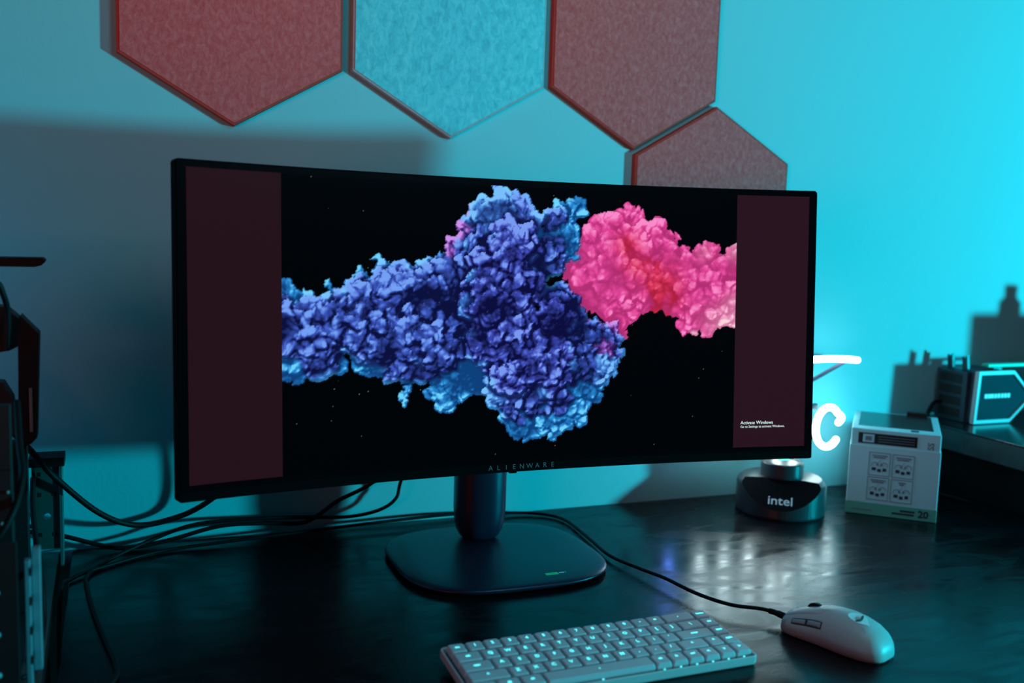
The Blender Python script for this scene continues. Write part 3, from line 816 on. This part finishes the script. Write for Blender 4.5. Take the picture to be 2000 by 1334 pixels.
for x, z0, z1, mm in ((0.365, 0.088, 0.185, 'neon_blue'), (0.425, 0.090, 0.190, 'neon_white'), (0.472, 0.086, 0.195, 'neon_white'), (0.520, 0.090, 0.185, 'neon_white'), (0.566, 0.086, 0.200, 'neon_white'), (0.600, 0.090, 0.185, 'neon_white')):
    tube('tube_stroke', [(x, NYP, z0), (x + 0.003, NYP, (z0 + z1) / 2), (x + 0.008, NYP, z1)], NR, MT[mm], ns, 12, True)
tube('dark_tube', smooth_path([(0.560, NYP + 0.004, 0.170), (0.629, NYP + 0.004, 0.198), (0.668, NYP + 0.004, 0.2155), (0.700, NYP + 0.004, 0.2300)], 5), 0.0032, MT['neon_off'], ns, 10)
box('back_bar', (0.350, NYP + 0.006, 0.096), (0.650, NYP + 0.012, 0.106), MT['acrylic_dark'], ns)
box('back_bar', (0.350, NYP + 0.006, 0.148), (0.650, NYP + 0.012, 0.158), MT['acrylic_dark'], ns)
MT['neon_back'] = mat('opaque_silicone_back', (0.25, 0.25, 0.26), rough=0.5, noise=0.05, nscale=40)
for o_ in list(ns.children):
    if o_.name.startswith('tube_'):
        o_.data.materials.append(MT['neon_back'])
        for p_ in o_.data.polygons:
            if p_.normal.y > 0.5: p_.material_index = 1
for x in (0.548, 0.600):
    box('upright', (x, NYP + 0.012, 0.004), (x + 0.012, NYP + 0.018, 0.215), MT['acrylic_dark'], ns)
    box('foot', (x - 0.012, NYP - 0.022, 0.0003), (x + 0.024, NYP + 0.034, 0.005), MT['acrylic_dark'], ns)

# ------------------------------------------------------------------ round pedestal with the chip maker's name
pk = empty('display_pedestal', (0.531, 0.160, 0.0))
tag(pk, 'black stepped round pedestal with a printed name, beside the white box', 'pedestal')
PC = Vector((0.531, 0.160, 0.0)); PDIR = Vector((-0.611, -0.791, 0.0)).normalized(); PRT = Vector((0.791, -0.611, 0.0))
bm = bmesh.new()
prof = [(0.0690, 0.0006), (0.0705, 0.004), (0.0705, 0.046), (0.0690, 0.0500), (0.0620, 0.0560), (0.036, 0.0575), (0.001, 0.0575)]
tmp = lathe_mesh('body', prof, 72, 1, 1, (PC.x, PC.y, 0)); bm.from_mesh(tmp); bpy.data.meshes.remove(tmp)
nrm = (PDIR * 0.66 + Vector((0, 0, 0.75))).normalized()
cut_p = PC + PDIR * 0.0705 + Vector((0, 0, 0.0165))
r_ = bmesh.ops.bisect_plane(bm, geom=bm.verts[:] + bm.edges[:] + bm.faces[:], plane_co=cut_p, plane_no=nrm, clear_outer=True)
ce = [g for g in r_['geom_cut'] if isinstance(g, bmesh.types.BMEdge)]
fl = bmesh.ops.contextual_create(bm, geom=ce)
for f_ in fl['faces']: f_.material_index = 1
me = from_bm('body', bm); me.materials.append(MT['puck']); me.materials.append(MT['puck_face'])
link_mesh('body', me, None, pk)
link_mesh('upper_disc', lathe_mesh('upper_disc', [(0.0330, 0.0570), (0.0335, 0.060), (0.0335, 0.0790), (0.0322, 0.0810), (0.027, 0.0815), (0.0262, 0.0800), (0.001, 0.0800)], 56, 1, 1, (PC.x, PC.y, 0)), MT['puck'], pk)
upv = (Vector((0, 0, 1)) - nrm * nrm.z).normalized()
ctr = cut_p + upv * 0.0185
place_text('name_print', text_mesh('name_print', 'intel', 0.0225, 0.0002, 0.0001), ctr + nrm * 0.0004, PRT, upv, MT['logo'], pk)

# ------------------------------------------------------------------ white retail box
FL = Vector((0.629, 0.1195, 0)); FR = Vector((0.7285, 0.0275, 0))
BX = (FR - FL).normalized(); BW = (FR - FL).length; BN = Vector((-BX.y, BX.x, 0))       # BN points away from the viewer
if BN.y < 0: BN = -BN
BM = Matrix(((BX.x, BN.x, 0, FL.x), (BX.y, BN.y, 0, FL.y), (0, 0, 1, 0), (0, 0, 0, 1)))
rb = empty('retail_box', (0.678, 0.0735, 0.0))
tag(rb, 'white cardboard box with four picture panels and a teal 20 band, right of the pedestal', 'box')
BH, BD = 0.1395, 0.172
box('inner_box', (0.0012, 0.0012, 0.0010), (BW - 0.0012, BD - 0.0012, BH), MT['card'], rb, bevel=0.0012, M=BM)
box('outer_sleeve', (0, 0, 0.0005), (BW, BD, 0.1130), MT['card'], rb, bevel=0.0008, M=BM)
box('front_window', (0.012, 0.0002, 0.1165), (0.100, 0.0016, 0.1335), MT['window'], rb, bevel=0.0004, M=BM)
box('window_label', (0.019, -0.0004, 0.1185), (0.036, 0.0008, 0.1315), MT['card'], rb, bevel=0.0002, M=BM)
box('label_icon', (0.0225, -0.0007, 0.1215), (0.0325, 0.0, 0.1285), MT['ink_pale'], rb, bevel=0.0, M=BM)
for k in range(3):
    box('window_stripe', (0.042, -0.0002, 0.1205 + 0.0040 * k), (0.096, 0.0006, 0.1212 + 0.0040 * k), MT['ink_pale'], rb, bevel=0.0, M=BM)
box('top_window', (0.010, 0.030, BH - 0.0006), (BW - 0.012, BD - 0.008, BH + 0.0004), MT['window'], rb, bevel=0.0003, M=BM)
box('top_sticker', (BW - 0.046, 0.010, BH - 0.0003), (BW - 0.034, 0.024, BH + 0.0004), MT['ink'], rb, bevel=0.0, M=BM)
box('hang_tab', (0.085, BD - 0.010, BH - 0.0004), (0.118, BD - 0.002, BH + 0.006), MT['black'], rb, bevel=0.0008, M=BM)
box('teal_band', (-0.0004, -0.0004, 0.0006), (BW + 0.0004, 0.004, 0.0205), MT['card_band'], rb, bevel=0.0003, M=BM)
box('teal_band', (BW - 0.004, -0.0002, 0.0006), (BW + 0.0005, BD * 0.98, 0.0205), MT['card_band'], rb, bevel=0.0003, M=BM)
def bpt(x, z, off=-0.0006): return BM @ Vector((x, off, z))
def bpanel(name, x0, x1, z0, z1, m, t=0.0004, parent=None, off=-0.0003):
    return box(name, (x0, off - t, z0), (x1, off, z1), m, parent or rb, bevel=0.0, M=BM)
def frame(x0, x1, z0, z1, w=0.0009):
    bm = bmesh.new()
    for a, b in (((x0, z0), (x1, z0 + w)), ((x0, z1 - w), (x1, z1)), ((x0, z0 + w), (x0 + w, z1 - w)), ((x1 - w, z0 + w), (x1, z1 - w))):
        box_bm(bm, (a[0], -0.0006, a[1]), (b[0], -0.0001, b[1]))
    bmesh.ops.transform(bm, matrix=BM, verts=bm.verts[:])
    return link_mesh('panel_outline', from_bm('panel_outline', bm), MT['ink_pale'], rb)
def picto(x0, z0, pid):
    fr = frame(x0, x0 + 0.0325, z0, z0 + 0.0375)
    # caption lines above two round dials and three small blocks
    for i, (a, b) in enumerate(((0.005, 0.028), (0.007, 0.025))):
        if pid == 3: a, b = a + 0.006, b - 0.006
        bpanel('caption_line', x0 + a, x0 + b, z0 + 0.0315 - 0.0032 * i, z0 + 0.0335 - 0.0032 * i, MT['ink_pale'], parent=fr)
    for cx in (0.0095, 0.0235):
        arc_ = [bpt(x0 + cx + 0.0052 * math.cos(a), z0 + 0.0165 + 0.0052 * math.sin(a)) for a in [math.radians(200 - 220 * k / 14) for k in range(15)]]
        tube('dial_arc', arc_, 0.0004, MT['ink_pale'], fr, 5)
        bpanel('dial_dot', x0 + cx + (0.002 if cx < 0.015 else -0.0045), x0 + cx + (0.0045 if cx < 0.015 else -0.002), z0 + 0.0165, z0 + 0.0190, MT['ink_pale'], parent=fr)
    for cx, cz, hw in ((0.0085, 0.0105, 0.0030), (0.0165, 0.0085, 0.0026), (0.0245, 0.0100, 0.0026)):
        bpanel('picture_block', x0 + cx - hw, x0 + cx + hw, z0 + cz - 0.0024, z0 + cz + 0.0024, MT['ink'], parent=fr)
    tube('pointer', [bpt(x0 + 0.0145, z0 + 0.0195), bpt(x0 + 0.0175, z0 + 0.0265)], 0.0003, MT['ink_pale'], fr, 5)
for i, (px_, pz_) in enumerate(((0.0300, 0.0660), (0.0655, 0.0655), (0.0300, 0.0260), (0.0655, 0.0255))):
    picto(px_, pz_, i)
place_text('band_number', text_mesh('band_number', '20', 0.0155, 0.0002, 0.0005), bpt(0.1165, 0.0105, -0.0008), BX, (0, 0, 1), MT['ink'], rb)
for i, (a, b) in enumerate(((0.082, 0.104), (0.070, 0.103))):
    bpanel('band_print_line', a, b, 0.0115 - 0.0050 * i, 0.0145 - 0.0050 * i, MT['ink'], off=-0.0005)
bpanel('band_print_line', 0.010, 0.040, 0.0075, 0.0095, MT['ink_pale'], off=-0.0005)
place_text('corner_print', text_mesh('corner_print', 'SS', 0.013, 0.0002, 0.0003), bpt(0.1205, 0.1210, 0.0006), (0, 0, 1), -BX, MT['ink_pale'], rb)

# ------------------------------------------------------------------ riser with the small computer
rs = empty('desk_riser', (1.2, 0.12, 0.0))
tag(rs, 'glossy black desk riser at the right edge, carrying the small computer', 'riser')
box('riser_top', (0.877, -0.085, 0.1165), (1.56, 0.258, 0.1200), MT['riser'], rs, bevel=0.0008)
box('riser_body', (0.8785, -0.083, 0.0800), (1.558, 0.256, 0.1165), MT['riser_edge'], rs, bevel=0.001)
for x in (0.905, 1.505):
    box('riser_leg', (x, -0.06, 0.0003), (x + 0.03, 0.24, 0.0800), MT['black'], rs, bevel=0.001)

mp_ = empty('mini_computer', (1.00, 0.21, 0.12))
tag(mp_, 'small blue grey computer with silver six sided front frame, on the riser', 'computer')
PCP = [(0.9365, 0.1215), (0.9410, 0.2150), (1.0260, 0.2150), (1.0700, 0.1740), (1.0700, 0.1620), (1.0240, 0.1215)]
body = [(0.9400, 0.1235), (0.9440, 0.2125), (1.0240, 0.2125), (1.0655, 0.1735), (1.0655, 0.1625), (1.0225, 0.1235)]
prism('case', body, 'y', 0.171, 0.252, MT['pc_body'], mp_, 0.001)
def ringframe(name, outer, k, y0, y1, m, parent):
    cx = sum(p[0] for p in outer) / len(outer); cz = sum(p[1] for p in outer) / len(outer)
    inner = [(cx + (x - cx) * (1 - k), cz + (z - cz) * (1 - k * 1.35)) for x, z in outer]
    bm = bmesh.new(); n = len(outer)
    q = [[bm.verts.new((x, y, z)) for x, z in pl] for pl, y in ((outer, y0), (inner, y0), (inner, y1), (outer, y1))]
    for j in range(4):
        for i in range(n):
            bm.faces.new((q[j][i], q[j][(i+1) % n], q[(j+1) % 4][(i+1) % n], q[(j+1) % 4][i]))
    bmesh.ops.recalc_face_normals(bm, faces=bm.faces[:])
    bmesh.ops.bevel(bm, geom=bm.edges[:], offset=0.0008, segments=2, affect='EDGES')
    return link_mesh(name, from_bm(name, bm), m, parent), inner
_, inner = ringframe('front_frame', PCP, 0.10, 0.163, 0.172, MT['pc_frame'], mp_)
fp = prism('front_panel', inner, 'y', 0.1665, 0.1715, MT['pc_face'], mp_, 0.0)
for k, (a, w_) in enumerate(((0.962, 0.0065), (0.970, 0.0055), (0.9765, 0.0065), (0.985, 0.0055), (0.9925, 0.006), (1.001, 0.0055), (1.0085, 0.006), (1.0165, 0.0055))):
    box('panel_print', (a, 0.1660, 0.1662), (a + w_, 0.1666, 0.1738), MT['logo'], fp, bevel=0.0)
box('top_strip', (0.985, 0.185, 0.2180), (1.09, 0.200, 0.2245), MT['pc_strip'], mp_, bevel=0.002)
box('strip_bracket', (1.000, 0.187, 0.2120), (1.020, 0.198, 0.2182), MT['pc_body'], mp_, bevel=0.0005)
# vented side plate on the left with four openings
sp = box('side_vent_plate', (0.9330, 0.182, 0.1215), (0.9402, 0.250, 0.2110), MT['pc_body'], mp_, bevel=0.0008)
for k in range(4):
    box('vent_opening', (0.9322, 0.192, 0.1285 + 0.0205 * k), (0.9336, 0.242, 0.1435 + 0.0205 * k), MT['vent'], sp, bevel=0.0)
for y_ in (0.198, 0.232):
    prism('antenna_tip', [(y_ - 0.006, 0.211), (y_ + 0.006, 0.211), (y_ + 0.009, 0.236), (y_ + 0.003, 0.232), (y_ - 0.002, 0.240)], 'x', 0.944, 0.950, MT['pc_body'], mp_, 0.0005)
tube('side_cable', smooth_path([(0.9325, 0.236, 0.150), (0.917, 0.236, 0.148), (0.900, 0.232, 0.128), (0.890, 0.225, 0.095), (0.872, 0.20, 0.055), (0.862, 0.18, 0.02), (0.862, 0.16, 0.0045), (0.87, 0.10, 0.0045)], 7), 0.0035, MT['rubber'], mp_, 8, True)

# added stand-ins beyond the frame for the unseen things that shade the wall
tg = empty('tower_speaker', (1.215, 0.14, 0.12))
tag(tg, 'dark boxy speaker on the riser right of the small computer', 'speaker')
box('cabinet', (1.165, 0.09, 0.1203), (1.30, 0.21, 0.2950), MT['dark_case'], tg, bevel=0.003)
link_mesh('cone', lathe_mesh('cone', [(0.038, 0.0), (0.040, 0.002), (0.034, 0.003), (0.010, 0.0005), (0.001, 0.0005)], 32), MT['black'], tg, local=True).matrix_basis = Matrix.Translation((0.0175, -0.0495, 0.075)) @ Matrix.Rotation(math.pi/2, 4, 'X')
bt = empty('spray_bottle', (1.225, 0.15, 0.295))
tag(bt, 'dark bottle with narrow neck standing on the speaker', 'bottle')
link_mesh('bottle_body', lathe_mesh('bottle_body', [(0.020, 0.2953), (0.021, 0.30), (0.021, 0.318), (0.012, 0.328), (0.0105, 0.335)], 32, 1, 1, (1.205, 0.15, 0)), MT['black'], bt, smooth=True)
link_mesh('bottle_cap', lathe_mesh('bottle_cap', [(0.0125, 0.335), (0.0125, 0.347), (0.010, 0.349)], 24, 1, 1, (1.205, 0.15, 0)), MT['dark_case'], bt)

# ------------------------------------------------------------------ open test-bench computer at the left
tb = empty('open_computer_bench', (-0.62, 0.0, 0.0))
tag(tb, 'dark open computer test bench with metal brackets at the left edge', 'computer')
box('base_plate', (-0.98, -0.24, 0.0), (-0.556, 0.235, 0.006), MT['dark_case'], tb, bevel=0.001)
box('upright_panel', (-0.980, -0.105, 0.006), (-0.560, -0.100, 0.200), MT['dark_case'], tb, bevel=0.0008)
box('corner_post', (-0.572, -0.100, 0.006), (-0.560, -0.088, 0.262), MT['dark_case'], tb, bevel=0.001)
sp_ = box('aluminium_edge', (-0.5475, -0.158, 0.0005), (-0.5425, -0.146, 0.1280), MT['acrylic'], tb, bevel=0.0008)
box('aluminium_edge', (-0.5420, -0.150, 0.0200), (-0.5345, -0.140, 0.1370), MT['acrylic'], tb, bevel=0.0008)
for k in range(4):
    box('edge_slot', (-0.5428, -0.1585, 0.030 + 0.028 * k), (-0.5419, -0.148, 0.038 + 0.028 * k), MT['dark_case'], sp_, bevel=0.0)
for z in (0.105, 0.066, 0.028):
    tube('standoff', [(-0.585, -0.165, z), (-0.556, -0.165, z)], 0.0028, MT['metal'], tb, 10, True)
    tube('screw_head', [(-0.5695, -0.170, z), (-0.5695, -0.166, z)], 0.0032, MT['acrylic'], tb, 10, True)
box('drive_panel', (-0.64, -0.170, 0.006), (-0.552, -0.166, 0.150), MT['dark_case'], tb, bevel=0.0005)
for x, z in ((-0.5635, 0.180), (-0.5695, 0.150), (-0.5745, 0.118)):
    tube('panel_screw', [(x, -0.107, z), (x, -0.104, z)], 0.0016, MT['acrylic'], tb, 8, True)
# bracket plate with a round hole and a cap, near the wall
bk = empty('steel_bracket', (-0.546, 0.20, 0.0))
tag(bk, 'tall drilled steel bracket with a dark cap, beside the left desk edge', 'bracket')
bm = bmesh.new()
hc = (-0.5475, 0.066); hr = 0.0040; pts_o = [(-0.560, 0.024), (-0.5335, 0.024), (-0.5335, 0.131), (-0.560, 0.131)]
N_ = 24
circ = [(hc[0] + hr * math.cos(2*math.pi*k/N_), hc[1] + hr * math.sin(2*math.pi*k/N_)) for k in range(N_)]
def border(a):
    dx, dz = math.cos(a), math.sin(a); best = 9
    for lim, c, d in ((pts_o[1][0], hc[0], dx), (pts_o[0][0], hc[0], dx), (pts_o[2][1], hc[1], dz), (pts_o[0][1], hc[1], dz)):
        if abs(d) > 1e-9:
            t_ = (lim - c) / d
            if t_ > 0: best = min(best, t_)
    return (hc[0] + dx * best, hc[1] + dz * best)
angs = sorted(set([2*math.pi*k/N_ for k in range(N_)] + [math.atan2(p[1]-hc[1], p[0]-hc[0]) % (2*math.pi) for p in pts_o]))
lay = []
for y in (0.200, 0.2015):
    lay.append(([bm.verts.new((hc[0] + hr*math.cos(a), y, hc[1] + hr*math.sin(a))) for a in angs], [bm.verts.new((border(a)[0], y, border(a)[1])) for a in angs]))
na_ = len(angs)
for i in range(na_):
    j = (i + 1) % na_
    for k in (0, 1): bm.faces.new((lay[k][0][i], lay[k][0][j], lay[k][1][j], lay[k][1][i]))
    for w_ in (0, 1): bm.faces.new((lay[0][w_][i], lay[0][w_][j], lay[1][w_][j], lay[1][w_][i]))
link_mesh('drilled_plate', from_bm('drilled_plate', bm), MT['plate'], bk)
box('side_flange', (-0.5640, 0.196, 0.0003), (-0.5600, 0.222, 0.1310), MT['dark_case'], bk, bevel=0.0005)
box('side_flange', (-0.5335, 0.196, 0.0003), (-0.5295, 0.222, 0.1310), MT['metal'], bk, bevel=0.0005)
box('cap', (-0.5670, 0.190, 0.1310), (-0.5265, 0.228, 0.1425), MT['dark_case'], bk, bevel=0.001)
for x, z in ((-0.5555, 0.094), (-0.5395, 0.094), (-0.5555, 0.043), (-0.5395, 0.043), (-0.5555, 0.120)):
    box('plate_slot', (x - 0.0016, 0.1992, z - 0.0026), (x + 0.0016, 0.2003, z + 0.0026), MT['vent'], bk, bevel=0.0)
box('tie_bar', (-0.600, 0.206, 0.0500), (-0.562, 0.212, 0.0545), MT['dark_case'], bk, bevel=0.0005)

gc = empty('graphics_card', (-0.57, 0.05, 0.19))
tag(gc, 'black upright graphics card with slanted end, left of the monitor', 'graphics card')
prism('shroud', [(-0.5625, 0.325), (-0.5595, 0.3340), (-0.5420, 0.3145), (-0.5465, 0.2010), (-0.5525, 0.1945), (-0.5645, 0.1900)], 'y', 0.035, 0.060, MT['black'], gc, 0.0008)
prism('end_cover', [(-0.640, 0.352), (-0.5735, 0.3425), (-0.5600, 0.3300), (-0.5635, 0.3000), (-0.571, 0.296), (-0.640, 0.285)], 'y', 0.036, 0.062, MT['dark_case'], gc, 0.0008)
prism('lower_cover', [(-0.640, 0.270), (-0.578, 0.262), (-0.569, 0.245), (-0.566, 0.205), (-0.640, 0.17)], 'y', 0.037, 0.061, MT['dark_case'], gc, 0.0008)
box('support_post', (-0.5720, 0.038, 0.006), (-0.5570, 0.058, 0.1960), MT['dark_case'], gc, bevel=0.0008)
box('clip', (-0.5530, 0.033, 0.2080), (-0.5500, 0.037, 0.2560), MT['metal'], gc, bevel=0.0005)
def bench_cable(pts, r, label):
    o = tube('bench_cable', smooth_path(pts, 8), r, MT['rubber'], None, 8, True)
    return tag(o, label, 'cable', 'cables of the open computer')
bench_cable([(-0.600, 0.02, 0.300), (-0.590, 0.01, 0.345), (-0.5790, 0.01, 0.3690), (-0.5730, 0.015, 0.3560), (-0.5705, 0.025, 0.3360), (-0.5720, 0.03, 0.30)], 0.0030, 'black cable loop rising above the graphics card')
bench_cable([(-0.5605, -0.02, 0.250), (-0.5560, -0.06, 0.215), (-0.5520, -0.09, 0.190), (-0.5600, -0.115, 0.160), (-0.5800, -0.125, 0.135), (-0.6200, -0.125, 0.13)], 0.0034, 'black cable curving down in front of the bench corner post')
bench_cable([(-0.5560, 0.10, 0.140), (-0.5555, 0.08, 0.110), (-0.5500, 0.05, 0.070), (-0.5440, 0.02, 0.040), (-0.5420, 0.0, 0.010), (-0.5425, -0.03, 0.0030)], 0.0030, 'black cable slanting down between the bench and the steel bracket')
bench_cable([(-0.5520, -0.080, 0.0030), (-0.5440, -0.070, 0.0060), (-0.5410, -0.090, 0.0065), (-0.5440, -0.115, 0.0040), (-0.5540, -0.125, 0.0035)], 0.0022, 'short cable loop on the side table behind the aluminium edge')

# lamp bar reaching into the picture at the upper left
lb = empty('lamp_bar', (-0.86, 0.10, 0.0))
tag(lb, 'slim black lamp bar with rounded end, above the graphics card', 'lamp')
prism('lamp_head', [(-0.860, 0.3925), (-0.5400, 0.3925), (-0.5375, 0.3905), (-0.5375, 0.3880), (-0.5415, 0.3840), (-0.5480, 0.3822), (-0.860, 0.3822)], 'y', 0.088, 0.112, MT['black'], lb, 0.0008)
tube('lamp_post', [(-0.850, 0.10, 0.010), (-0.850, 0.10, 0.3830)], 0.006, MT['black'], lb, 14)
link_mesh('lamp_foot', lathe_mesh('lamp_foot', [(0.060, 0.0065), (0.062, 0.009), (0.060, 0.015), (0.010, 0.017), (0.001, 0.017)], 40, 1, 1, (-0.850, 0.10, 0)), MT['black'], lb)
